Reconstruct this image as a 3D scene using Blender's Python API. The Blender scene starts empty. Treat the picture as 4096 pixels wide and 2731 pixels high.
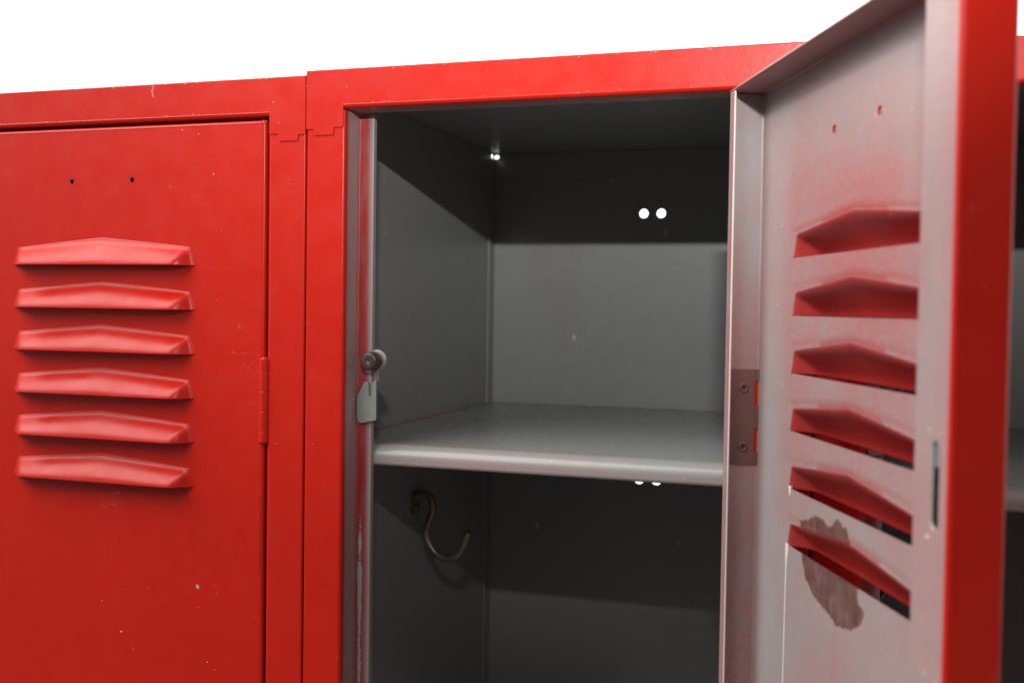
import bpy, math, random
from math import sin, cos, pi, radians
from mathutils import Vector, Matrix, noise

S = bpy.context.scene
COL = S.collection
MM = 0.001
ZT = 1.75                      # height of the lockers' top edge above the floor, metres

# ------------------------------------------------------------------ camera
YAW, PITCH, ROLL = -0.3157, -0.0320, 0.0144
cam_d = bpy.data.cameras.new('camera'); cam = bpy.data.objects.new('camera', cam_d); COL.objects.link(cam)
fwd = Vector((sin(YAW) * cos(PITCH), cos(YAW) * cos(PITCH), sin(PITCH)))
right = Vector((cos(YAW), -sin(YAW), 0)); up = right.cross(fwd)
r2 = right * cos(ROLL) + up * sin(ROLL); u2 = -right * sin(ROLL) + up * cos(ROLL)
M = Matrix((r2, u2, -fwd)).transposed().to_4x4()
M.translation = Vector((333.19 * MM, -606.06 * MM, ZT - 142.77 * MM))
cam.matrix_world = M
cam_d.sensor_width = 36.0; cam_d.lens = 4389.0 / 4096 * 36
cam_d.clip_start = 0.01; cam_d.clip_end = 200
cam_d.dof.use_dof = True; cam_d.dof.focus_distance = 0.665; cam_d.dof.aperture_fstop = 9.0
S.camera = cam

# ------------------------------------------------------------------ world: white-out behind the lockers, dim room in front
W = bpy.data.worlds.new('World'); S.world = W; W.use_nodes = True
nt = W.node_tree; nt.nodes.clear()
wo = nt.nodes.new('ShaderNodeOutputWorld'); bg = nt.nodes.new('ShaderNodeBackground')
tc = nt.nodes.new('ShaderNodeTexCoord'); sx = nt.nodes.new('ShaderNodeSeparateXYZ')
nt.links.new(tc.outputs['Generated'], sx.inputs[0])
def mrange(tree, src, a, b, c, d):
    n = tree.nodes.new('ShaderNodeMapRange'); n.interpolation_type = 'SMOOTHSTEP'
    n.inputs['From Min'].default_value = a; n.inputs['From Max'].default_value = b
    n.inputs['To Min'].default_value = c; n.inputs['To Max'].default_value = d
    tree.links.new(src, n.inputs['Value']); return n.outputs['Result']
FRONT_LOW, FRONT_HIGH, BACK = 0.02, 0.45, 2.5
fz = mrange(nt, sx.outputs['Z'], -0.25, 0.95, FRONT_LOW, FRONT_HIGH)
by = mrange(nt, sx.outputs['Y'], 0.0, 0.35, 0.0, 1.0)
mx = nt.nodes.new('ShaderNodeMix'); mx.data_type = 'FLOAT'
lx = mrange(nt, sx.outputs['X'], -0.35, -0.92, 0.0, 0.75)
lz = mrange(nt, sx.outputs['Z'], -0.35, 0.15, 0.0, 1.0)
ml = nt.nodes.new('ShaderNodeMath'); ml.operation = 'MULTIPLY_ADD'
nt.links.new(lx, ml.inputs[0]); nt.links.new(lz, ml.inputs[1]); nt.links.new(fz, ml.inputs[2])
nt.links.new(by, mx.inputs[0]); nt.links.new(ml.outputs[0], mx.inputs[2]); mx.inputs[3].default_value = BACK
bg.inputs['Color'].default_value = (1, 1, 1, 1)
nt.links.new(mx.outputs[0], bg.inputs['Strength']); nt.links.new(bg.outputs[0], wo.inputs[0])

# ------------------------------------------------------------------ lamps
def area(name, loc, target, sx_, sy_, power, spread=180, color=(1, 1, 1)):
    d = bpy.data.lights.new(name, 'AREA'); d.shape = 'RECTANGLE'; d.size = sx_; d.size_y = sy_
    d.energy = power; d.color = color; d.spread = radians(spread)
    o = bpy.data.objects.new(name, d); COL.objects.link(o); o.location = loc
    o.rotation_euler = (Vector(target) - Vector(loc)).to_track_quat('-Z', 'Y').to_euler(); return o
FL = Vector((0.345, -0.655, ZT + 0.094))
area('camera_flash', FL, FL + Vector((-0.27, 0.94, 0.08)), 0.045, 0.008, 1.08, 69, (1.0, 0.985, 0.97))
area('ceiling_light', (-1.05, -1.10, ZT + 1.40), (0.0, 0, ZT - 0.2), 2.4, 1.7, 76.0, 180, (1.0, 0.98, 0.96))

S.view_settings.view_transform = 'Standard'; S.view_settings.look = 'None'
S.view_settings.exposure = 0; S.view_settings.gamma = 1

# ------------------------------------------------------------------ materials
def new_mat(name):
    m = bpy.data.materials.new(name); m.use_nodes = True
    return m, m.node_tree, m.node_tree.nodes['Principled BSDF']
def N(t, kind, **kw):
    n = t.nodes.new(kind)
    for k, v in kw.items(): setattr(n, k, v)
    return n
def noise_tex(t, vec, scale, detail=2, rough=0.5):
    n = N(t, 'ShaderNodeTexNoise'); n.inputs['Scale'].default_value = scale
    n.inputs['Detail'].default_value = detail; n.inputs['Roughness'].default_value = rough
    t.links.new(vec, n.inputs['Vector']); return n.outputs['Fac']
def lin(t, src, a, b, c=0., d=1., smooth=False):
    n = N(t, 'ShaderNodeMapRange')
    if smooth: n.interpolation_type = 'SMOOTHSTEP'
    n.inputs['From Min'].default_value = a; n.inputs['From Max'].default_value = b
    n.inputs['To Min'].default_value = c; n.inputs['To Max'].default_value = d
    t.links.new(src, n.inputs['Value']); return n.outputs['Result']
def math_(t, op, a, b=None, clamp=False):
    n = N(t, 'ShaderNodeMath', operation=op); n.use_clamp = clamp
    for i, v in enumerate((a, b)):
        if v is None: continue
        if isinstance(v, (int, float)): n.inputs[i].default_value = v
        else: t.links.new(v, n.inputs[i])
    return n.outputs[0]
def mixc(t, fac, a, b):
    n = N(t, 'ShaderNodeMix', data_type='RGBA')
    if isinstance(fac, (int, float)): n.inputs[0].default_value = fac
    else: t.links.new(fac, n.inputs[0])
    for i, v in ((6, a), (7, b)):
        if isinstance(v, tuple): n.inputs[i].default_value = (*v, 1)
        else: t.links.new(v, n.inputs[i])
    return n.outputs[2]
def specks(t, vec, scale, radius, keep):
    """small round dots, one in a few cells"""
    v = N(t, 'ShaderNodeTexVoronoi'); v.inputs['Scale'].default_value = scale
    t.links.new(vec, v.inputs['Vector'])
    d = lin(t, v.outputs['Distance'], radius, radius * 0.6)
    s = N(t, 'ShaderNodeSeparateColor'); t.links.new(v.outputs['Color'], s.inputs[0])
    k = math_(t, 'GREATER_THAN', s.outputs[0], 1 - keep)
    sz = math_(t, 'MULTIPLY', d, k); return sz
def scratches(t, vec, scale, width, rarity):
    """thin curling hair scratches in a few places"""
    n = noise_tex(t, vec, scale, 3, 0.6); m = noise_tex(t, vec, scale * 0.45, 2)
    d = math_(t, 'ABSOLUTE', math_(t, 'SUBTRACT', n, 0.5))
    return math_(t, 'MULTIPLY', lin(t, d, 0, width, 1, 0), lin(t, m, rarity, rarity + 0.04))
def bump(t, p, h, strength, dist=0.001, prev=None):
    b = N(t, 'ShaderNodeBump'); b.inputs['Strength'].default_value = strength; b.inputs['Distance'].default_value = dist
    t.links.new(h, b.inputs['Height'])
    if prev is not None: t.links.new(prev, b.inputs['Normal'])
    t.links.new(b.outputs[0], p.inputs['Normal']); return b.outputs[0]

RED = (0.74, 0.0105, 0.006)
def red_paint():
    m, t, p = new_mat('red_gloss_enamel')
    g = N(t, 'ShaderNodeNewGeometry').outputs['Position']
    n1 = noise_tex(t, g, 9, 3); c = mixc(t, n1, (0.47, 0.0095, 0.0025), (0.535, 0.013, 0.0045))
    dust = specks(t, g, 160, 0.055, 0.10)
    c = mixc(t, math_(t, 'MULTIPLY', dust, 0.6), c, (0.80, 0.45, 0.42))
    # faint rubbed, paler clouds and scuffs
    sc = noise_tex(t, g, 38, 6, 0.7); cl = lin(t, sc, 0.62, 0.78, 0, 0.10)
    c = mixc(t, cl, c, (0.80, 0.16, 0.13))
    c = mixc(t, math_(t, 'MULTIPLY', scratches(t, g, 40, 0.003, 0.66), 0.30), c, (0.74, 0.36, 0.33))
    c = mixc(t, math_(t, 'MULTIPLY', specks(t, g, 28, 0.024, 0.05), 0.9), c, (0.45, 0.42, 0.37))
    t.links.new(c, p.inputs['Base Color'])
    r = lin(t, noise_tex(t, g, 60, 4), 0.3, 0.7, 0.29, 0.42); t.links.new(r, p.inputs['Roughness'])
    p.inputs['Specular IOR Level'].default_value = 0.32
    b1 = bump(t, p, noise_tex(t, g, 420, 2), 0.14, 0.0004)
    b2 = bump(t, p, noise_tex(t, g, 60, 2), 0.10, 0.0012, b1)
    v = specks(t, g, 90, 0.06, 0.12); bump(t, p, v, 0.6, 0.0004, b2)
    return m
def enamel(name, base=(0.31, 0.315, 0.308), attr=True, spray_bias=0.0, rough=0.38, drips=False, mottle=0.25, grain=0.22):
    """grey factory enamel; vertex attribute paint = (red, overspray, stain), attribute wear = bare patches"""
    m, t, p = new_mat(name)
    g = N(t, 'ShaderNodeNewGeometry').outputs['Position']
    fine = noise_tex(t, g, 900, 2, 0.7); mid = noise_tex(t, g, 130, 6, 0.7); big = noise_tex(t, g, 14, 3)
    c = mixc(t, mid, tuple(x * (1 - mottle * 0.5) for x in base), tuple(x * (1 + mottle * 0.5) for x in base))
    if attr:
        a = N(t, 'ShaderNodeAttribute', attribute_name='paint'); s = N(t, 'ShaderNodeSeparateColor'); t.links.new(a.outputs['Color'], s.inputs[0])
        red, spray, stain = s.outputs[0], s.outputs[1], s.outputs[2]
    else:
        v = N(t, 'ShaderNodeValue'); v.outputs[0].default_value = 0.0; red = spray = stain = v.outputs[0]
    spr = math_(t, 'ADD', spray, spray_bias)
    k = math_(t, 'ADD', math_(t, 'MULTIPLY', math_(t, 'SUBTRACT', fine, 0.5), 1.3), math_(t, 'MULTIPLY', math_(t, 'SUBTRACT', mid, 0.5), 0.7))
    k = math_(t, 'ADD', k, math_(t, 'MULTIPLY', math_(t, 'SUBTRACT', big, 0.5), 0.5))
    f = math_(t, 'MULTIPLY', math_(t, 'ADD', spr, math_(t, 'MULTIPLY', k, math_(t, 'MINIMUM', math_(t, 'MULTIPLY', spr, 2.0), 1.0))), 1.0, True)
    c = mixc(t, f, c, (0.43, 0.085, 0.080))
    rf = math_(t, 'ADD', red, math_(t, 'MULTIPLY', math_(t, 'SUBTRACT', fine, 0.5), math_(t, 'MULTIPLY', math_(t, 'MULTIPLY', red, math_(t, 'SUBTRACT', 1.0, red)), 2.5)), True)
    c = mixc(t, rf, c, (0.33, 0.022, 0.020))
    mp0 = N(t, 'ShaderNodeMapping'); mp0.inputs['Scale'].default_value = (1, 1, 0.22); t.links.new(g, mp0.inputs['Vector'])
    streak = noise_tex(t, mp0.outputs[0], 260, 4, 0.7)
    sn = math_(t, 'ADD', math_(t, 'MULTIPLY', math_(t, 'SUBTRACT', noise_tex(t, g, 300, 5, 0.8), 0.5), 0.7), math_(t, 'MULTIPLY', math_(t, 'SUBTRACT', streak, 0.5), 0.35))
    st = math_(t, 'ADD', stain, math_(t, 'MULTIPLY', sn, math_(t, 'MINIMUM', math_(t, 'MULTIPLY', stain, 6.0), 1.0)))
    sm = lin(t, st, 0.38, 0.60, 0, 1, True)
    rim = math_(t, 'MULTIPLY', lin(t, st, 0.30, 0.42, 0, 1, True), math_(t, 'SUBTRACT', 1.0, sm))
    sm2 = math_(t, 'MULTIPLY', sm, 0.93); 
    c = mixc(t, math_(t, 'MULTIPLY', rim, 0.55), c, (0.42, 0.32, 0.17))
    sm2 = math_(t, 'MULTIPLY', sm2, lin(t, noise_tex(t, g, 90, 4, 0.7), 0.3, 0.55, 0.72, 1.0))
    c = mixc(t, sm2, c, mixc(t, lin(t, streak, 0.3, 0.7), (0.062, 0.020, 0.016), (0.165, 0.062, 0.052)))
    # grime specks and pale flecks
    c = mixc(t, math_(t, 'MULTIPLY', specks(t, g, 260, 0.05, 0.012), 0.40), c, (0.10, 0.07, 0.055))
    c = mixc(t, math_(t, 'MULTIPLY', specks(t, g, 150, 0.07, 0.10), 0.8), c, (0.72, 0.70, 0.67))
    if attr:
        w = N(t, 'ShaderNodeAttribute', attribute_name='wear').outputs['Fac']
        wn = math_(t, 'ADD', math_(t, 'MULTIPLY', noise_tex(t, g, 500, 4, 0.75), 0.65), math_(t, 'MULTIPLY', noise_tex(t, g, 110, 2), 0.35))
        wm = lin(t, math_(t, 'SUBTRACT', math_(t, 'MULTIPLY', w, 0.75), wn), -0.02, 0.03)
        c = mixc(t, wm, c, (0.47, 0.50, 0.48))
    c = mixc(t, math_(t, 'MULTIPLY', scratches(t, g, 22, 0.004, 0.64), 0.25), c, (0.50, 0.46, 0.43))
    c = mixc(t, lin(t, noise_tex(t, g, 8, 6, 0.7), 0.56, 0.76, 0, 0.35), c, (0.20, 0.155, 0.125))
    if drips:
        mp = N(t, 'ShaderNodeMapping'); mp.inputs['Scale'].default_value = (1, 1, 0.55); t.links.new(g, mp.inputs['Vector'])
        c = mixc(t, math_(t, 'MULTIPLY', specks(t, mp.outputs[0], 62, 0.13, 0.09), 0.5), c, (0.62, 0.62, 0.60))
    t.links.new(c, p.inputs['Base Color'])
    r = lin(t, mid, 0.3, 0.7, rough - 0.3 * min(grain, .22), rough + 0.45 * min(grain, .22)); r = math_(t, 'ADD', r, math_(t, 'MULTIPLY', sm, 0.15))
    t.links.new(r, p.inputs['Roughness'])
    b1 = bump(t, p, noise_tex(t, g, 500, 3), grain, 0.0004)
    bump(t, p, noise_tex(t, g, 45, 2), 0.5 * grain, 0.0015, b1)
    return m
def plain(name, col, rough=0.4, metal=0.0, var=0.15, sc=200):
    m, t, p = new_mat(name)
    g = N(t, 'ShaderNodeNewGeometry').outputs['Position']; n = noise_tex(t, g, sc, 5, 0.65)
    t.links.new(mixc(t, n, tuple(x * (1 - var) for x in col), tuple(min(1, x * (1 + var)) for x in col)), p.inputs['Base Color'])
    t.links.new(lin(t, n, 0.3, 0.7, rough - 0.07, rough + 0.1), p.inputs['Roughness']); p.inputs['Metallic'].default_value = metal
    bump(t, p, noise_tex(t, g, sc * 3, 3), 0.2, 0.0004); return m
M_RED = red_paint()
M_IN = enamel('oversprayed_grey_enamel')
M_GREY = enamel('grey_enamel', (0.250, 0.256, 0.252), attr=False, drips=True, mottle=0.12)
M_SHELF = enamel('shelf_grey_enamel', (0.27, 0.275, 0.267), spray_bias=0.0, rough=0.27, mottle=0.05, grain=0.015)
M_PLATE = enamel('dirty_pink_enamel', (0.098, 0.062, 0.050), attr=True, spray_bias=0.17)
M_RUB = plain('worn_dark_rubber', (0.055, 0.034, 0.03), 0.38, 0, 0.5, 160)
M_WASH = plain('tarnished_steel', (0.26, 0.21, 0.19), 0.42, 0.4, 0.4, 260)
M_ZINC = plain('galvanised_steel', (0.30, 0.33, 0.31), 0.40, 0.35, 0.12, 140)
M_EDGE = plain('rusty_cut_edge', (0.42, 0.26, 0.22), 0.5, 0.2, 0.35, 500)
M_HOOK = plain('dull_brass_plated_wire', (0.20, 0.185, 0.14), 0.36, 0.6, 0.25, 150)
M_CHIP = plain('bare_primer', (0.40, 0.40, 0.34), 0.6, 0, 0.2, 400)
M_PALE = plain('pale_paint_run', (0.72, 0.68, 0.62), 0.45, 0, 0.12, 300)
M_SCUFF = plain('scuffed_red', (0.80, 0.30, 0.28), 0.5, 0, 0.2, 700)
M_BLACK = plain('dark_bore', (0.03, 0.025, 0.022), 0.6, 0, 0.2, 100)
M_FLOOR = plain('floor_screed', (0.10, 0.095, 0.09), 0.55, 0, 0.2, 3)

# ------------------------------------------------------------------ mesh helpers (millimetres in, metres out)
class MB:
    def __init__(s): s.v = []; s.f = []; s.mi = []; s.sm = []; s.paint = {}; s.wear = {}
    def add(s, verts, faces, mi=0, smooth=False, ref=None, paint=None, wear=None):
        o = len(s.v); vs = [Vector(x) for x in verts]
        if ref is not None:
            # flip the sheet so that its faces look along ref (vector, or function of the centre)
            tot = 0
            for f in faces:
                a, b, c = vs[f[0]], vs[f[1]], vs[f[2]]; n = (b - a).cross(c - b)
                rv = ref((a + b + c) / 3) if callable(ref) else Vector(ref)
                tot += n.dot(rv)
            if tot < 0: faces = [tuple(reversed(f)) for f in faces]
        s.v += vs
        for f in faces: s.f.append(tuple(i + o for i in f)); s.mi.append(mi); s.sm.append(smooth)
        if paint:
            for i, x in enumerate(vs): s.paint[o + i] = paint(*x)
        if wear:
            for i, x in enumerate(vs): s.wear[o + i] = wear(*x)
    def grid(s, rows, **kw):
        """rows: list of equally long lists of points"""
        n = len(rows[0]); vs = [p for r in rows for p in r]; fs = []
        for i in range(len(rows) - 1):
            for j in range(n - 1): a = i * n + j; fs.append((a, a + 1, a + n + 1, a + n))
        s.add(vs, fs, **kw)
    def box(s, x0, x1, y0, y1, z0, z1, mi=0, **kw):
        vs = [(x, y, z) for x in (x0, x1) for y in (y0, y1) for z in (z0, z1)]
        s.add(vs, [(0, 1, 3, 2), (4, 6, 7, 5), (0, 4, 5, 1), (2, 3, 7, 6), (0, 2, 6, 4), (1, 5, 7, 3)], mi=mi, **kw)
    def plate(s, x0, x1, z0, z1, holes=(), P=lambda a, b: (a, 0, b), n=24, **kw):
        """flat rectangle with real openings; holes = (x, z, half width, half height)"""
        xs = {x0, x1}; zs = {z0, z1}
        for hx, hz, rx, rz in holes: xs |= {hx - rx * 1.5, hx + rx * 1.5}; zs |= {hz - rz * 1.25, hz + rz * 1.25}
        xs = sorted(xs); zs = sorted(zs)
        for i in range(len(xs) - 1):
            for j in range(len(zs) - 1):
                a, b, c, d = xs[i], xs[i + 1], zs[j], zs[j + 1]; H = None
                for h in holes:
                    if abs((a + b) / 2 - h[0]) < 1e-6 and abs((c + d) / 2 - h[1]) < 1e-6: H = h
                if not H: s.add([P(a, c), P(b, c), P(b, d), P(a, d)], [(0, 1, 2, 3)], **kw); continue
                inn = []; out = []
                rr = min(H[2], H[3])
                for k in range(n):
                    t = 2 * pi * (k + .5) / n; ct, st = cos(t), sin(t)
                    inn.append(P(H[0] + ct * rr + (1 if ct > 0 else -1) * (H[2] - rr), H[1] + st * rr + (1 if st > 0 else -1) * (H[3] - rr)))
                    q = max(abs(ct), abs(st)); out.append(P(H[0] + ct / q * (b - a) / 2, H[1] + st / q * (d - c) / 2))
                vs = inn + out; fs = [(k, (k + 1) % n, n + (k + 1) % n, n + k) for k in range(n)]
                cor = [P(b, d), P(a, d), P(a, c), P(b, c)]
                for q in range(4):
                    vs.append(cor[q]); k = n // 8 + q * n // 4 - 1
                    fs.append((n + k, len(vs) - 1, n + (k + 1) % n))
                s.add(vs, fs, **kw)
    def disc(s, c, r, axis='y', n=40, sgn=-1, **kw):
        pts = [c]
        for k in range(n):
            t = 2 * pi * k / n; a, b = r * cos(t), r * sin(t)
            pts.append({'y': (c[0] + a, c[1], c[2] + b), 'x': (c[0], c[1] + a, c[2] + b), 'z': (c[0] + a, c[1] + b, c[2])}[axis])
        s.add(pts, [(0, 1 + k, 1 + (k + 1) % n) for k in range(n)], **kw)
    def lathe(s, prof, c, axis='y', n=40, **kw):
        """prof: (distance along axis, radius)"""
        rows = []
        for h, r in prof:
            row = []
            for k in range(n + 1):
                t = 2 * pi * k / n; a, b = r * cos(t), r * sin(t)
                row.append({'y': (c[0] + a, c[1] + h, c[2] + b), 'x': (c[0] + h, c[1] + a, c[2] + b), 'z': (c[0] + a, c[1] + b, c[2] + h)}[axis])
            rows.append(row)
        cc = Vector(c); ax = {'x': 0, 'y': 1, 'z': 2}[axis]
        mid = sum(h for h, r in prof) / len(prof)
        def ref(p):
            d = p - cc; d[ax] -= mid; return d
        kw.setdefault('smooth', True); s.grid(rows, ref=ref, **kw)
    def tube(s, pts, rad, n=12, **kw):
        P = [Vector(p) for p in pts]; rows = []; prev = Vector((0, 1, 0.1)).normalized()
        for i, p in enumerate(P):
            t = (P[min(i + 1, len(P) - 1)] - P[max(i - 1, 0)]).normalized()
            a = (prev - t * prev.dot(t)).normalized(); b = t.cross(a); prev = a
            r = rad(i / (len(P) - 1)) if callable(rad) else rad
            rows.append([p + (a * cos(2 * pi * k / n) + b * sin(2 * pi * k / n)) * r for k in range(n + 1)])
        s.grid(rows, smooth=True, **kw)
    def build(s, name, mats, parent=None, solid=0, bevel=0, label=None):
        me = bpy.data.meshes.new(name)
        me.from_pydata([v * MM for v in s.v], [], s.f)
        for m in (mats if isinstance(mats, (list, tuple)) else [mats]): me.materials.append(m)
        me.polygons.foreach_set('material_index', s.mi); me.polygons.foreach_set('use_smooth', s.sm)
        if s.paint or s.wear:
            me.attributes.new('paint', 'FLOAT_COLOR', 'POINT'); me.attributes.new('wear', 'FLOAT', 'POINT')
            a = me.attributes['paint']; w = me.attributes['wear']
            for i in range(len(s.v)):
                q = s.paint.get(i, (0, 0, 0)); a.data[i].color = (*q, 1); w.data[i].value = s.wear.get(i, 0.0)
        me.update()
        o = bpy.data.objects.new(name, me); COL.objects.link(o); o.parent = parent
        if solid:
            md = o.modifiers.new('thickness', 'SOLIDIFY'); md.thickness = solid * MM; md.offset = -1; md.material_offset = 1
            md.use_even_offset = False; md.material_offset_rim = 1
        if bevel:
            md = o.modifiers.new('edges', 'BEVEL'); md.width = bevel * MM; md.segments = 2; md.limit_method = 'ANGLE'; md.angle_limit = radians(40)
        if label: o['label'] = label
        return o
def fillet(pts, rad, n=6):
    """open 2-D polyline with rounded corners; rad per inner corner"""
    out = [Vector(pts[0])]
    for i in range(1, len(pts) - 1):
        a, b, c = Vector(pts[i - 1]), Vector(pts[i]), Vector(pts[i + 1]); r = rad[i - 1]
        if r <= 0: out.append(b); continue
        u = (a - b).normalized(); v = (c - b).normalized(); ang = u.angle(v); d = r / math.tan(ang / 2)
        cen = b + (u + v).normalized() * (r / sin(ang / 2)); p0 = b + u * d; p1 = b + v * d
        a0 = math.atan2(*(p0 - cen).yx); a1 = math.atan2(*(p1 - cen).yx)
        if a1 - a0 > pi: a1 -= 2 * pi
        if a1 - a0 < -pi: a1 += 2 * pi
        g = min(0.35, ((a - b).length - d) * .4, ((c - b).length - d) * .4)
        if g > 0.02: out.append(p0 + u * g)
        for k in range(n + 1):
            t = a0 + (a1 - a0) * k / n; out.append(cen + Vector((cos(t), sin(t))) * r)
        if g > 0.02: out.append(p1 + v * g)
    out.append(Vector(pts[-1])); return out
def span(a, b, step):
    n = max(1, int(math.ceil(abs(b - a) / step))); return [a + (b - a) * i / n for i in range(n + 1)]
def sst(a, b, x):
    t = min(1, max(0, (x - a) / (b - a))); return t * t * (3 - 2 * t)
def root_empty(name, loc, label, cat, group=None):
    o = bpy.data.objects.new(name, None); COL.objects.link(o); o.location = loc; o.empty_display_size = 0.05
    o['label'] = label; o['category'] = cat
    if group: o['group'] = group
    return o

# ------------------------------------------------------------------ setting
fl = MB(); fl.box(-9000, 9000, -9000, 9000, -20, 0)
flo = fl.build('floor', M_FLOOR); flo['kind'] = 'structure'

# ------------------------------------------------------------------ locker dimensions
WU = 305.0; H = 1750.0                       # unit width, height
RH, JW = 24.0, 26.6                          # rail height, jamb width
DEP = 351.0; XW = 1.4; CEIL = -3.6
OX0, OX1 = JW, WU - JW + 0.4
SHZ = -231.1
HX = 276.7                                   # hinge line
LA, LB, LZ, DZ, NL = 50.2, 194.5, -117.0, -28.5, 6   # louvres
BOT = -(H - 60)

def jamb(parent, mirror, worn):
    """C-section upright: front face, rounded arris, return, door stop"""
    b = MB(); X = (lambda x: x) if not mirror else (lambda x: WU - x)
    prof = fillet([(0.5, 22), (0.5, 0), (JW, 0), (JW, 20), (JW + 9.8, 20), (JW + 9.8, 24)], [1.2, 2.4, 0.6, 0.7], 6)
    zs = span(-RH - 1, -30, 3) + span(-30, -430, 2.0)[1:] + span(-430, -H + 40, 40)[1:]
    def pnt(x, y, z):
        xx = X(x)
        if y < 2.4: return (1.0, 0, 0)
        q = x if not mirror else WU - x
        if x < 2: return (1, 0, 0)
        return (0, 0, 0)
    def paint_in(xr, y, z):
        x = WU - xr if mirror else xr
        if x < 5: return (0, .5, 0)
        if x < JW + 0.3:                                   # return: red wraps round the arris then fades to grey
            nz = noise.noise(Vector((z * .03, y * .2, 3))) * .12
            r = 1 - sst(1.6, 6.5, y); e = sst(16.5, 19.5, y)
            return (max(r, 0.35 * e), 0.34 + nz + 0.25 * e, 0)
        t = x - JW                                         # door stop, red in the middle
        nz = noise.noise(Vector((z * .05, t * .3, 9)))
        r = (1 - sst(5.0, 8.6, t)) * (0.9 + 0.25 * nz)
        r *= 1 - 0.35 * sst(-240, -330, z)
        return (max(0, min(1, r)), 0.45 * (1 - sst(6, 9.6, t)) + .12, 0)
    def wear_in(xr, y, z):
        x = WU - xr if mirror else xr; t = x - JW
        if y < 19 or not worn: return 0.0
        c = math.exp(-((t - 2.9) / 2.4) ** 2)
        k = 0.80 * sst(-258, -290, z) + 0.42 * math.exp(-((z + 313) / 5.5) ** 2) + 0.15 * math.exp(-((z + 326) / 9) ** 2) + .16 * noise.noise(Vector((0, 5, z * .06)))
        e = math.exp(-((t - 8.4) / 1.0) ** 2) * 0.55 * sst(-60, -80, z) * (0.6 + noise.noise(Vector((2, 5, z * .08))))
        return c * k + e
    flat = [(i, p) for i, p in enumerate(prof)]
    # split: outside red portion (up to the arris) and the inner portion
    cut = max(i for i, p in flat if p.y < 2.9 and p.x > 10)
    A = prof[:cut + 1]; B = prof[cut:]
    def dens(P):
        out = [P[0]]
        for q in P[1:]:
            for k in span(0, 1, 1.0 / max(1, math.ceil((q - out[-1]).length / 1.2)))[1:]: pass
            n = max(1, math.ceil((q - out[-1]).length / 1.2)); p0 = out[-1]
            for k in range(1, n + 1): out.append(p0.lerp(q, k / n))
        return out
    B = dens(B)
    cx = 14.0
    def ref(p):
        x = WU - p.x if mirror else p.x
        if p.y > 19.5: return Vector((0, -1, 0))
        return Vector(((x - cx) * (-1 if mirror else 1), (p.y - 12), 0))
    b.grid([[(X(p.x), p.y, z) for p in A] for z in zs], mi=0, smooth=True, ref=lambda p: Vector((0, -1, 0)) if p.y < 1 else Vector((-1 if not mirror else 1, 0, 0)))
    b.grid([[(X(p.x), p.y, z) for p in B] for z in zs], mi=1, smooth=True, paint=paint_in, wear=wear_in,
           ref=lambda p: Vector((0, -1, 0)) if p.y > 19.5 else Vector((1 if not mirror else -1, 0, 0)))
    # spot-weld dimples on the return
    if not mirror:
        for z in (-178, -228, -420):
            b.lathe([(0.05, 1.9), (0.35, 1.6), (0.35, 1.3), (0.1, 1.0)], (JW, 9, z), axis='x', n=20, mi=1, paint=lambda *a: (0, .6, 0))
    return b.build('jamb', [M_RED, M_IN], parent)

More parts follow.
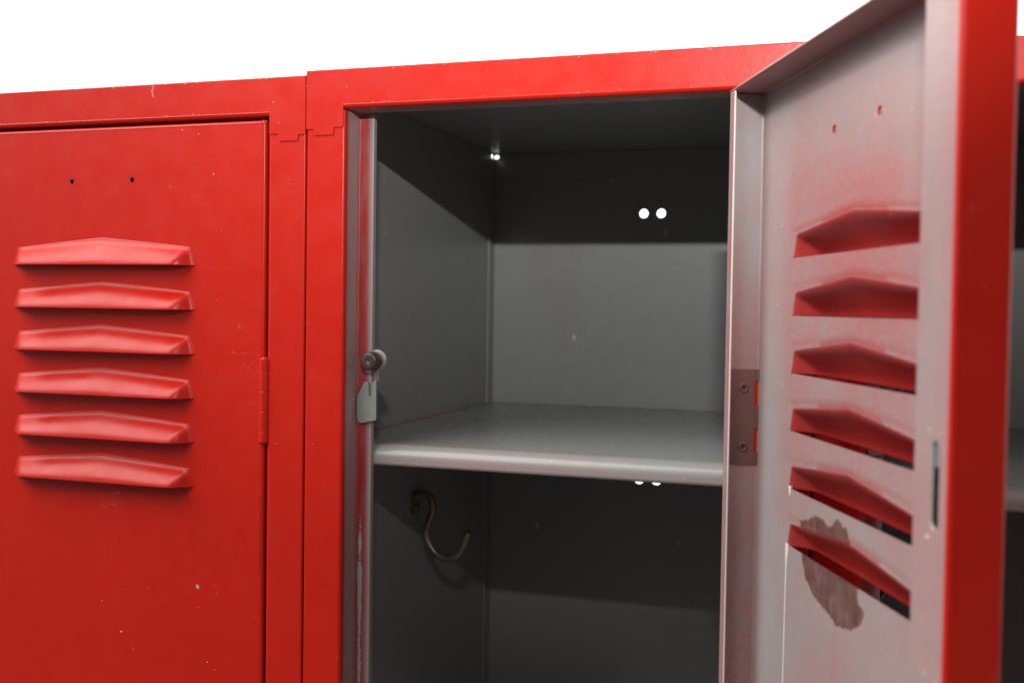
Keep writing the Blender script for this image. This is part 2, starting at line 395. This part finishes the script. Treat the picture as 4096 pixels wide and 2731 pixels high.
def top_rail(parent, seed=1):
    """front rail with its stepped ends lapped over the jambs"""
    b = MB(); e = 0.75                                      # stands proud of the jambs by this much
    r = 2.6
    ys = lambda: None
    # outline points of the front face, clockwise from top left
    lo = -35.4; tb = -39.8
    L = [(0.35, -1.0), (0.35, lo - .6), (5.2, lo - .6), (5.9, tb), (18.4, tb), (19.1, lo + .2), (JW - 1.2, lo + .2), (JW - 1.2, -RH + r)]
    R = [(WU - x, z) for x, z in reversed(L)]
    out = L + R
    vs = [(x, -e, z) for x, z in out]
    b.add(vs, [tuple(range(len(vs)))], ref=(0, -1, 0))
    # returns round the outline (all but the two ends joined by the curved lips)
    for a, c in list(zip(L[:-1], L[1:])) + list(zip(R[:-1], R[1:])):
        m = ((a[0] + c[0]) / 2, (a[1] + c[1]) / 2)
        b.add([(a[0], -e, a[1]), (c[0], -e, c[1]), (c[0], 0.3, c[1]), (a[0], 0.3, a[1])], [(0, 1, 2, 3)])
    # rounded lower lip and its underside, running back to the stop
    prof = fillet([(-e, -RH + r), (-e, -RH), (20, -RH), (20, -RH + 6)], [r, .6], 7)
    ci = max(i for i, p in enumerate(prof) if p.x < 3)
    b.grid([[(x, p.x, p.y) for p in prof[:ci + 1]] for x in (JW - 1.2, WU - JW + 1.2)], smooth=True, ref=(0, -.5, -1))
    b.grid([[(x, p.x, p.y) for p in prof[ci:]] for x in (JW - 1.2, WU - JW + 1.2)], mi=1, smooth=False, ref=(0, 0, -1), paint=lambda x, y, z: (0.55 - .4 * sst(0, 8, y), .5, 0))
    # rounded top arris
    prof = fillet([(-e, -1.0), (-e, 0), (30, 0)], [0.9], 5)
    b.grid([[(x, p.x, p.y) for p in prof] for x in (0.35, WU - 0.35)], smooth=True, ref=(0, -.3, 1))
    # nicks along the two arrises and a short drip-like scratch
    rnd = random.Random(seed)
    for _ in range(26):
        x = rnd.uniform(6, WU - 6); top = rnd.random() < .6
        z = rnd.uniform(-1.6, -0.9) if top else (rnd.uniform(-21.6, -20.6) if JW + 2 < x < WU - JW - 2 else rnd.uniform(-30, -6))
        w_, h_ = rnd.uniform(.2, .9), rnd.uniform(.15, .45)
        ring = [(x + cos(2 * pi * k / 6) * w_ * rnd.uniform(.6, 1), -e - 0.04, z + sin(2 * pi * k / 6) * h_ * rnd.uniform(.6, 1)) for k in range(6)]
        b.add(ring, [tuple(range(6))], mi=2, ref=(0, -1, 0))
    if seed == 2:
        key = [(193.4, -1.2), (194.6, -2.2), (194.2, -3.4), (193.3, -4.4), (193.8, -6.2), (194.0, -7.6), (195.0, -8.8)]
        b.grid([[(x - .28, -e - .04, z), (x + .28, -e - .04, z)] for x, z in key], mi=2, ref=(0, -1, 0))
    return b.build('top_rail', [M_RED, M_IN, M_SCUFF], parent)

def cabinet(parent, depth, open_front=True, vent_slot=False, bolt_holes=True):
    """side panels, back panel, roof panel and base: thin sheet boxes butted together"""
    t = 0.9
    for sgn, x in ((1, XW), (-1, WU - XW)):
        b = MB()
        x0, x1 = (x - t, x) if sgn > 0 else (x, x + t)
        holes = []
        if sgn > 0 and vent_slot: holes = [(depth - 5.6, -6.3, 3.6, 1.7)]
        for xx, rf in ((x, (sgn, 0, 0)), (x - sgn * t, (-sgn, 0, 0))):
            if sgn > 0 and vent_slot:
                b.plate(22, depth, -60, 0, holes, P=lambda a, c, xx=xx: (xx, a, c), ref=rf)
                b.plate(22, depth, -H + 3, -60, [], P=lambda a, c, xx=xx: (xx, a, c), ref=rf)
            else: b.plate(22, depth, -H + 3, -0.2, [], P=lambda a, c, xx=xx: (xx, a, c), ref=rf)
        b.box(min(x0, x1) , max(x0, x1), 21.9, 22.2, -H + 3, -0.2)
        if open_front:
            # folded seam strips on the inside: along the roof and up the rear corner
            s0, s1 = (x, x + 0.9) if sgn > 0 else (x - 0.9, x)
            if not (sgn > 0 and vent_slot):
                b.box(s0, s1, 30, depth - 0.5, -27, -4.2)
            else:
                b.box(s0, s1, 30, depth - 0.5, -27, -10.5); b.box(s0, s1, 30, depth - 14, -10.5, -4.2)
            b.box(s0, s1 + (0.3 if sgn > 0 else 0), depth - 15, depth - 0.5, -H + 5, -27)
        b.build('side_panel', M_GREY, parent)
    b = MB()
    holes = [(x_, z_, 4.0, 4.0) for x_ in (141.0, 156.4) for z_ in (-59.6, -294.5)] if bolt_holes else []
    if vent_slot: holes.append((3.3, -6.4, 2.4, 1.7))
    for y, rf in ((depth, (0, -1, 0)), (depth + t, (0, 1, 0))):
        if vent_slot:
            b.plate(-0.6, 7.8, -60 + 20, 0, [holes[-1]], P=lambda a, c, y=y: (a, y, c), ref=rf)
            b.plate(-0.6, 7.8, -H + 3, -40, [], P=lambda a, c, y=y: (a, y, c), ref=rf)
            b.plate(7.8, WU - 1, -H + 3, 0, holes[:-1], P=lambda a, c, y=y: (a, y, c), ref=rf)
        else: b.plate(1, WU - 1, -H + 3, -0.2, holes, P=lambda a, c, y=y: (a, y, c), ref=rf)
    if open_front:
        b.box(9, WU - XW - 1, depth - 1.0, depth - 0.1, -29.0, -4.0)          # hemmed top edge of the back sheet
        for px, pz in ((34, -36), (268, -36), (150, -36)):
            b.lathe([(-0.05, 3.4), (-0.45, 2.9), (-0.45, 2.2), (-0.1, 1.6)], (px, depth, pz), n=24)   # spot welds
    b.build('back_panel', M_GREY, parent)
    b = MB(); b.box(XW + .1, WU - XW - .1, 21.5, depth - .1, CEIL, CEIL + 1)
    b.box(0.6, WU - 0.6, 30.2, depth + 1, -0.9, -0.1)
    b.build('roof_panel', M_GREY, parent)
    b = MB(); b.box(0.6, WU - 0.6, 1.0, depth, -H + .5, -H + 60)
    b.build('plinth', M_RED, parent)

def shelf(parent):
    b = MB()
    prof = fillet([(DEP - .3, SHZ), (23.5, SHZ), (23.5, SHZ - 13.2), (34, SHZ - 13.2), (34, SHZ - 10)], [8.5, 2.5, .6], 10)
    def d2(P):
        out = [P[0]]
        for q in P[1:]:
            n = max(1, math.ceil((q - out[-1]).length / 4)); p0 = out[-1]
            for k in range(1, n + 1): out.append(p0.lerp(q, k / n))
        return out
    prof = d2(prof)
    xs = span(XW + .2, WU - XW - .2, 4)
    def pt(x, y, z):
        rear = sst(330, 347, y) * 0.55
        sid = (1 - sst(3, 16, x)) * 0.35 * sst(60, 200, y)
        nose = 0.0
        if y < 40:
            nose = 0.10 * math.exp(-((x - 120) / 55) ** 2) + 0.03
            if z < SHZ - 8: nose += 0.10
        return (rear * .45, rear + sid + nose, 0)
    b.grid([[(x, p.x, p.y) for p in prof] for x in xs], smooth=True, ref=lambda p: Vector((0, -.4, 1)) if p.y > 22 and p.z > SHZ - 6 else Vector((0, -1, 0)), paint=pt)
    return b.build('shelf', [M_SHELF, M_SHELF], parent, solid=0.9)

def coat_hook(parent, y0=172, label=None):
    b = MB()
    pl = MB()
    # mounting plate on the side wall
    b.box(XW, XW + 1.4, y0 - 7, y0 + 7, -303, -286)
    key = [(XW + .5, -291), (5, -289.3), (9, -288.2), (13, -288.6), (16.2, -292.5), (17.2, -298), (16.0, -304), (13.6, -310), (12.0, -317), (13.2, -323.5),
           (18.4, -331.0), (24.0, -334.8), (29.6, -336.0), (36.5, -333.6), (41.5, -327.6), (44.4, -321), (46.4, -315.5)]
    P = [Vector((x, y0 - 1.5 * sst(0, 46, x), z)) for x, z in key]; pts = []
    for i in range(len(P) - 1):
        p0, p1, p2, p3 = P[max(i - 1, 0)], P[i], P[i + 1], P[min(i + 2, len(P) - 1)]
        for k in range(5):
            t = k / 5; pts.append(0.5 * ((2 * p1) + (-p0 + p2) * t + (2 * p0 - 5 * p1 + 4 * p2 - p3) * t * t + (-p0 + 3 * p1 - 3 * p2 + p3) * t ** 3))
    pts.append(P[-1])
    b.tube(pts, lambda t: 3.2 if t < .12 else 3.0 - 0.1 * t)
    n = 16; c = P[-1]                        # rounded tip
    rows = [[(c.x + 3.0 * sin(a) * cos(2 * pi * k / n), c.y + 3.0 * sin(a) * sin(2 * pi * k / n), c.z + 3.0 * cos(a)) for k in range(n + 1)] for a in [pi * j / 8 for j in range(9)]]
    b.grid(rows, smooth=True)
    # second, rearward fixing prong
    b.lathe([(0, 2.6), (1.6, 2.6), (2.2, 1.6), (2.3, .01)], (XW + 1.4, y0, -299), axis='x', n=18)
    return b.build('coat_hook', M_HOOK, parent)

def door_catch(parent):
    """rubber bumper on its washer and the slotted keeper tongue, on the stop of the left jamb"""
    X, Z = 39.4, -177.8
    k = MB(); k.lathe([(19.4, 3.5), (18.2, 3.6), (17.0, 5.4), (11.2, 5.75), (9.3, 5.6), (8.5, 5.0), (8.15, 4.2), (8.25, 1.2), (8.7, 0.5), (8.9, 0.01)], (X, 0, Z), n=48)
    kb = k.build('rubber_bumper', M_RUB, parent, label='dark round rubber bumper on the door stop')
    w = MB(); w.lathe([(21, 3.0), (19.6, 6.6), (19.1, 6.75), (18.8, 6.4), (18.75, 3.5)], (X + .9, 0, Z + .3), n=48)
    # dirty neck below the washer
    w.box(X - .6, X + 3.0, 18.4, 19.4, Z - 13, Z - 4)
    w.build('washer', M_WASH, kb)
    g = MB(); y0, y1 = 16.6, 18.3
    out = [(33.0, -191.4), (34.2, -190.9), (35.5, -191.4), (36.0, -193.0), (36.2, -200.0), (38.0, -200.0), (38.1, -193.4), (38.6, -191.2), (39.8, -189.9), (41.1, -189.7),
           (41.2, -214.8), (31.2, -217.2), (29.6, -216.8), (28.5, -215.3), (28.2, -213.5), (28.2, -201.8), (28.7, -199.8)]
    n = len(out)
    g.add([(x, y0, z) for x, z in out], [tuple(range(n))], ref=(0, -1, 0))
    g.add([(x, y1, z) for x, z in out], [tuple(range(n))], ref=(0, 1, 0))
    for i in range(n):
        a, c = out[i], out[(i + 1) % n]; rusty = 3 <= i <= 8
        g.add([(a[0], y0, a[1]), (c[0], y0, c[1]), (c[0], y1, c[1]), (a[0], y1, a[1])], [(0, 1, 2, 3)], mi=1 if rusty else 0)
    g.build('keeper_tongue', [M_ZINC, M_EDGE], parent, bevel=0.35)

# ------------------------------------------------------------------ door
MIDS = (LA + LB) / 2; HALF = (LB - LA) / 2
def hood_top(s): return 12.0 + 6.5 * (1 - abs(s - MIDS) / HALF)
def smin(a, b, k):
    h = max(0.0, min(1.0, 0.5 + 0.5 * (b - a) / k)); return b * (1 - h) + a * h - k * h * (1 - h)
def hood_s(s, t):
    """the hood narrows a little towards its top"""
    u = (s - MIDS) / HALF; return MIDS + u * (HALF - 4.0 * (1 - t) * abs(u) ** 3)
def hood_h(s, t, i=0):
    """pressed depth: a sloping face hipped at both ends, rolled under at the lower lip"""
    s = MIDS + (s - MIDS)
    d = min(s - LA, LB - s) / (12.5 + 0.5 * ((i * 7) % 3))
    p = smin(t / 0.90, d, 0.24); p = smin(p, 1.0, 0.16); p = max(0, p)
    a = 0.30; e = 1 - a / 2
    F = (p * p / (2 * a) if p < a else p - a / 2) / e
    F = smin(1.36 * F, 0.44 + 0.56 * F, 0.34) if F > 0 else 0
    edge = min(1, d / 0.06) if d > 0 else 0
    return (10.0 + 0.25 * math.sin(i * 2.3)) * max(0, min(1, F)) * edge
def inpoly(x, y, P):
    c = False; n = len(P)
    for i in range(n):
        x1, y1 = P[i]; x2, y2 = P[(i + 1) % n]
        if (y1 > y) != (y2 > y) and x < (x2 - x1) * (y - y1) / (y2 - y1) + x1: c = not c
    return c
def pdist(x, y, P):
    d = 1e9; n = len(P)
    for i in range(n):
        a = Vector(P[i]); b_ = Vector(P[(i + 1) % n]); p = Vector((x, y)); e = b_ - a
        t = max(0, min(1, (p - a).dot(e) / e.dot(e))); d = min(d, (a + e * t - p).length)
    return d
ST1 = [(70, -258), (71.5, -262.3), (75.9, -269.8), (89.5, -276.1), (104, -278.3), (114.4, -281.3), (130.4, -278.8), (139.3, -274), (143.4, -267.8), (137.3, -265.1), (135.5, -258)]
ST2 = [(68, -251), (68.4, -243.5), (78, -241.5), (87.2, -238), (98, -237.6), (104, -240.5), (109, -237), (114.1, -233.6), (119, -237), (123.1, -236.2), (127, -241), (132, -251)]

def make_door(parent, width, angle, latch_side, stained, chips):
    """door in its own frame: x = -s (from the hinge), y = n (towards the inside), z; outside is red"""
    ZT_ = -RH - 2.2; ZB = BOT; TH = 19.7; r = 2.0
    b = MB(); P = lambda s, z, n=0.0: (-s, n, z)
    def pin(x, n, z):
        """paint on the inner face"""
        s = -x; sp = 0.16
        big = noise.noise(Vector((s * .018, z * .018, 1.7))); med = noise.noise(Vector((s * .06, z * .06, 5)))
        red = 0.0; st = 0.0
        lov = sst(LA - 26, LA + 2, s) * (1 - sst(LB - 4, LB + 18, s))
        sp = 0.15 + 0.30 * lov * sst(-50, -100, z) * (1 - 0.75 * sst(-200, -262, z)) + 0.14 * sst(-30, -60, z) * (1 - sst(-120, -180, z)) + 0.10 * big + 0.06 * med
        if s < 9: sp += 0.10 * (1 - s / 9)
        for i in range(NL):
            zb = LZ + i * DZ
            if LA <= s <= LB and zb - .01 <= z <= zb + hood_top(s) + .1 and n < -0.004:
                t = (zb + hood_top(s) - z) / hood_top(s)
                red = max(red, 0.55 + 0.45 * sst(0.0, 0.12, t))
            if LA - 3 < s < LB + 3 and n > -0.004:                # overspray spilling over the top of the hood
                d = z - (zb + 12.0 + 6.5 * max(0, 1 - abs(s - MIDS) / HALF))
                if -0.02 <= d < 5: red = max(red, 0.55 * (1 - sst(0, 4.5, d)) * sst(-3, 1, min(s - LA, LB - s)))
        if stained and abs(z + 61.3) < 1.75 and (abs(s - 99.1) < 1.75 or abs(s - 146.6) < 1.75): red = 1.0
        if stained:
            for PL in (ST1, ST2):
                d = pdist(s, z, PL); d = d if inpoly(s, z, PL) else -d
                st = max(st, 0.5 + d * 0.16) if d > -3.2 else st
            for cs, cw, zl in ((113.0, 1.5, -297), (104.5, 0.9, -291), (121.0, 0.8, -288)):
                if zl < z < -276: st = max(st, 0.40 * math.exp(-((s - cs) / cw) ** 2) * sst(zl, -280, z))
            if n < -0.3: st = min(st, 0.22)
            # faint run below the stain
            sp += 0.10 * math.exp(-((s - 113) / 5.0) ** 2) * sst(-279, -285, z)
        return (max(0, min(1, red)), max(0.02, sp), max(0, min(1, st)))
    # ---- flat areas round the louvres
    z0, z1 = LZ + hood_top(MIDS) + 4, LZ + (NL - 1) * DZ - 1.0
    s0, s1 = r, width - r
    kw = dict(ref=(0, -1, 0))
    # upper plate, dense enough to carry the overspray, with its two screw holes
    for (a, c, e, f, hs) in ((s0, 92.0, z0, ZT_ - r, []), (92.0, 155.0, -75.0, -48.0, [(99.1, -61.3, 1.7, 1.7), (146.6, -61.3, 1.7, 1.7)]),
                             (92.0, 155.0, z0, -75.0, []), (92.0, 155.0, -48.0, ZT_ - r, []), (155.0, s1, z0, ZT_ - r, [])):
        if hs: b.plate(a, c, e, f, hs, P=P, paint=pin, **kw)
        else: b.grid([[P(s, z) for s in span(a, c, 5)] for z in span(e, f, 5)], paint=pin, **kw)
    # lower plate: fine where the stain is
    zl = -312.0
    b.grid([[P(s, z) for s in span(s0, s1, 1.5)] for z in span(zl, z1, 1.2)], paint=pin, **kw)
    b.grid([[P(s, z) for s in span(s0, s1, 12)] for z in span(ZB + r, zl, 20)], paint=pin, **kw)
    zz = []
    for i in range(NL):                                     # (z, inset) along the ends of the louvre field
        zb = LZ + i * DZ
        zp = z0 if i == 0 else zb - DZ
        zz += [(zp + (zb + 12.0 - zp) * k / 6, 4.0 * k / 6) for k in range(0 if i == 0 else 1, 7)]
        zz += [(zb + 12.0 * (1 - k / 8), 4.0 * (1 - k / 8)) for k in range(1, 9)]
    zz.append((z1, 0.0))
    b.grid([[P(s0 + (LA + q - s0) * k / 14, z) for k in range(15)] for z, q in zz], paint=pin, **kw)
    b.grid([[P(s1 + (LB - q - s1) * k / 14, z) for k in range(15)] for z, q in zz], paint=pin, **kw)
    # ---- louvre field
    ss = span(LA, LA + 8, 1.0) + span(LA + 8, LB - 8, 2.2)[1:] + span(LB - 8, LB, 1.0)[1:]
    prev = [z0] * len(ss)
    for i in range(NL):
        zb = LZ + i * DZ
        tops = [zb + hood_top(s) for s in ss]
        rows = [[P(hood_s(s, 1 - k / 6), a + (t_ - a) * k / 6) for s, a, t_ in zip(ss, prev, tops)] for k in range(7)]
        b.grid(rows, paint=pin, **kw)                       # flat strip above the hood
        rows = []
        for k in range(21):
            t = k / 20; rows.append([P(hood_s(s, t), zb + hood_top(s) * (1 - t), -hood_h(s, t, i)) for s in ss])
        b.grid(rows, smooth=True, paint=pin, **kw)          # hood pressed outwards, open along its lower edge
        prev = [zb] * len(ss)
    b.grid([[P(s, zb - 1.0 * k) for s in ss] for k in range(2)], paint=pin, **kw)
    # ---- folded edges
    prof = fillet([(9.0, TH), (0, TH), (0, 0), (4, 0)], [1.6, r], 6); prof = prof[:-1]     # (s, n)
    zs = span(ZB, -330, 30) + span(-330, ZT_, 2.5)[1:]
    def ph(x, n, z):
        s = -x
        if n > TH - .5 and s > 2: return (0.15, .42 + .2 * noise.noise(Vector((z * .04, 1, 2))), 0)
        q = .30 * sst(-90, -175, z) + .16
        return (0.0, q + .16 * noise.noise(Vector((z * .05, n * .1, 7))), 0.0)
    def dn(Pf):
        out = [Pf[0]]
        for q in Pf[1:]:
            n = max(1, math.ceil((q - out[-1]).length / 2)); p0 = out[-1]
            for k in range(1, n + 1): out.append(p0.lerp(q, k / n))
        return out
    prof = dn(prof)
    lipn = [p for p in prof if p.y >= TH - 1.6]; rest = [lipn[-1]] + [p for p in prof if p.y < TH - 1.6]
    b.grid([[P(p.x, z, p.y) for p in lipn] for z in zs], mi=1, smooth=True, paint=ph, ref=lambda p: Vector((0.3, 1, 0)))
    b.grid([[P(p.x, z, p.y) for p in rest] for z in zs], mi=0, smooth=True, paint=ph, ref=lambda p: Vector((1, -.3, 0)))
    if latch_side:
        w = width
        prof = fillet([(w - 4, 0), (w, 0), (w, TH), (w - 24, TH)], [r, 1.4], 6)[1:]
        A = [p for p in prof if p.y <= TH - 1.0]; Bq = [A[-1]] + [p for p in prof if p.y > TH - 1.0]
        b.grid([[P(p.x, z, p.y) for p in A] for z in zs], mi=0, smooth=True, paint=lambda x, n, z: (0, .3, 0), ref=lambda p: Vector((-1, 0, 0)))
        arc = Bq[:-1]; 
        b.grid([[P(p.x, z, p.y) for p in arc] for z in zs], mi=0, smooth=True, paint=lambda x, n, z: (0, .3, 0), ref=lambda p: Vector((-.6, 1, 0)))
        xa = arc[-1].x; xe = w - 24
        def pl(x, n, z): return (0.06, .30 + .14 * noise.noise(Vector((z * .02, x * .08, 4))), 0)
        slots = [(238.2, -198.8, 2.7, 14.6), (238.2, -279.5, 2.7, 14.6)]
        Q = lambda s, z: (-s, TH, z)
        b.plate(xe, xa, -300, -180, slots, P=Q, mi=1, paint=pl, ref=(0, 1, 0))
        b.grid([[Q(s, z) for s in span(xe, xa, 4)] for z in span(-180, ZT_, 4)], mi=1, paint=pl, ref=(0, 1, 0))
        b.grid([[Q(s, z) for s in span(xe, xa, 8)] for z in span(ZB, -300, 25)], mi=1, paint=pl, ref=(0, 1, 0))
    prof = fillet([(0, ZT_ - 4), (0, ZT_), (TH + .2, ZT_)], [r], 6)[1:]; prof = dn(prof)     # (n, z)
    b.grid([[P(s, p.y, p.x) for p in prof] for s in span(0, width, 5)], smooth=True, paint=lambda x, n, z: (0.12, .50 + .1 * noise.noise(Vector((x * .03, n * .1, 0))), 0), ref=lambda p: Vector((0, -.4, 1)))
    prof = fillet([(0, ZB + 4), (0, ZB), (TH, ZB)], [r], 4)[1:]
    b.grid([[P(s, p.y, p.x) for p in prof] for s in (0, width)], smooth=True, ref=lambda p: Vector((0, -.4, -1)))
    # ---- chips, scuffs and the paint run, as thin flakes on the surface
    rnd = random.Random(4)
    for (s, z, w_, h_, mi, side) in chips:
        n = 7; y = -0.07 if side < 0 else 0.97
        ring = []
        for k in range(n):
            t = 2 * pi * k / n; q = rnd.uniform(.6, 1.1); ring.append((-s + cos(t) * w_ * q, y, z + sin(t) * h_ * q))
        b.add(ring, [tuple(range(n))], mi=mi, ref=(0, side, 0))
    if stained:                                              # pale run from the end of the lowest louvre
        pr = [(50.4, -258.6, 2.0), (50.2, -262, 1.9), (49.8, -266, 1.2), (49.6, -272, .65), (49.3, -285, .6), (49.0, -300, .65), (48.6, -330, .6), (48.3, -380, .5)]
        b.grid([[(-s - w_, .97, z), (-s + w_, .97, z)] for s, z, w_ in pr], mi=2, ref=(0, 1, 0))
        pr = [(52.5, -229.6, 2.2), (52.8, -231.5, 1.3), (52.9, -234.5, .5)]
        b.grid([[(-s - w_, .97, z), (-s + w_, .97, z)] for s, z, w_ in pr], mi=2, ref=(0, 1, 0))
    o = b.build('door', [M_RED, M_IN, M_PALE, M_CHIP, M_SCUFF], parent, solid=0.9)
    o.location = (HX * MM, 0, H * MM); o.rotation_euler = (0, 0, angle)
    # ---- hinge
    zk = [-175.0, -182.7, -195.4, -208.2, -220.9, -227.9]
    KC = (-0.2, 1.2, 0) if angle == 0 else (2.2, 0.5, 0); KR = 3.7 if angle == 0 else 2.9
    k = MB()
    for i in range(5):
        a, c = zk[i], zk[i + 1]
        k.lathe([(a - .05, 2.6), (a - .05, KR - .25), (a - .08, KR - .2), (a - .28, KR), (a - .5, KR), (c + .5, KR), (c + .28, KR), (c + .08, KR - .2), (c + .05, KR - .25), (c + .05, 2.6)], KC, axis='z', n=28)
    k.lathe([(zk[0] + .9, .01), (zk[0] + .8, 1.6), (zk[0] + .2, 2.6), (zk[0] - .3, 2.6)], KC, axis='z', n=24)
    k.lathe([(zk[-1] + .3, 2.7), (zk[-1] - .8, 2.5), (zk[-1] - 1.3, 1.2), (zk[-1] - 1.4, .01)], KC, axis='z', n=24)
    kk = k.build('hinge_knuckle', M_RED, o)
    if angle > 0:
        q = MB()
        q.box(-2.0, -0.9, 3.1, 17.4, -226.3, -174.8)
        for z_, z__ in ((-181.2, -174.8), (-207.0, -194.2), (-226.3, -219.8)): q.box(-2.0, -0.9, 0.9, 3.1, z__, z_, mi=0)
        q.build('hinge_plate', M_PLATE, o, bevel=.2)
        q = MB()                                            # knuckles seen through the plate's notches
        for z_, z__ in ((-181.3, -194.1), (-207.1, -219.7)): q.box(-1.3, -0.92, 0.95, 3.05, z__, z_)
        q.build('knuckle_notch', M_RED, o)
        for z_ in (-184.7, -216.6):
            q = MB(); q.lathe([(-2.0, 2.7), (-2.5, 2.6), (-2.9, 2.1), (-2.9, 1.6), (-2.4, 1.25), (-2.0, 1.2)], (0, 9.4, z_), axis='x', n=28, mi=0)
            q.disc((-2.15, 9.4, z_), 1.35, axis='x', n=20, mi=1)
            q.build('rivet', [M_PLATE, M_BLACK], o)
        # latch rod behind the slot of the lip
        q = MB(); q.box(-245.5, -229.5, 13.0, 17.2, -900, -110, mi=0); q.box(-238.2, -236.2, 17.3, 18.6, -193, -183, mi=1)
        q.build('latch_bar', [M_BLACK, M_ZINC], o)
    return o

def locker(name_loc, label, depth, open_front, vent=False, worn=False):
    root = root_empty('locker', name_loc, label, 'locker', 'red steel lockers standing in a row')
    body = root
    hold = []
    for fn in (lambda p: top_rail(p, 1 if vent else (3 if open_front else 2)), lambda p: jamb(p, False, worn), lambda p: jamb(p, True, False)):
        hold.append(fn(root))
    cabinet(root, depth, open_front, vent, bolt_holes=vent)
    if open_front: hold.append(shelf(root)); hold.append(coat_hook(root)); door_catch(root)
    for c in root.children_recursive:
        if c.parent == root: c.location.z += H * MM
    return root

mid = locker((0, 0, ZT - H * MM), 'red locker with its vented door swung wide open, grey shelf and hook showing inside', DEP, True, vent=True, worn=True)
lef = locker((-WU * MM, 0, ZT - H * MM - 0.0027), 'red locker on the left with its six-louvre door shut, set slightly lower', DEP - 16, False)
rig = locker((WU * MM, 0, ZT - H * MM - 0.0035), 'red locker half hidden behind the open door, only its rail, dark inside and shelf showing', DEP, True)

left_chips = [(200.5 - 0, -325.6, 1.5, 1.6, 3, -1), (142.2, -361.7, 1.2, .9, 3, -1), (37.3, -61.4, .55, .55, 4, -1), (60.5, -32.8, .5, .5, 4, -1), (48.6, -35.7, .45, .45, 4, -1)]
left_chips = [(HX - WU - X_, z, a, c, m, -1) for X_, z, a, c, m in ((-76.1, -323.5, 1.7, 1.8, 3), (-134.6, -359.2, 1.0, .8, 3), (-65.7, -59, .6, .6, 4), (-89, -30.2, .5, .5, 4), (-77, -33.2, .45, .45, 4),
              (-68.4, -372, .6, .4, 4), (-150, -340, .5, .4, 4), (-98, -66, .4, .3, 4), (-60, -95, .4, .3, 4))]
open_chips = [(143.0, -62.5, .6, 1.7, 3, 1), (150.8, -62.0, .35, .9, 3, 1), (33, -100, .4, .6, 2, 1), (40, -180, .3, .7, 2, 1), (28, -140, .3, .5, 2, 1), (150, -70, .3, .6, 3, 1)]
make_door(lef, 250.0, 0.0, True, False, left_chips)
make_door(mid, 247.4, 1.9837, True, True, open_chips)
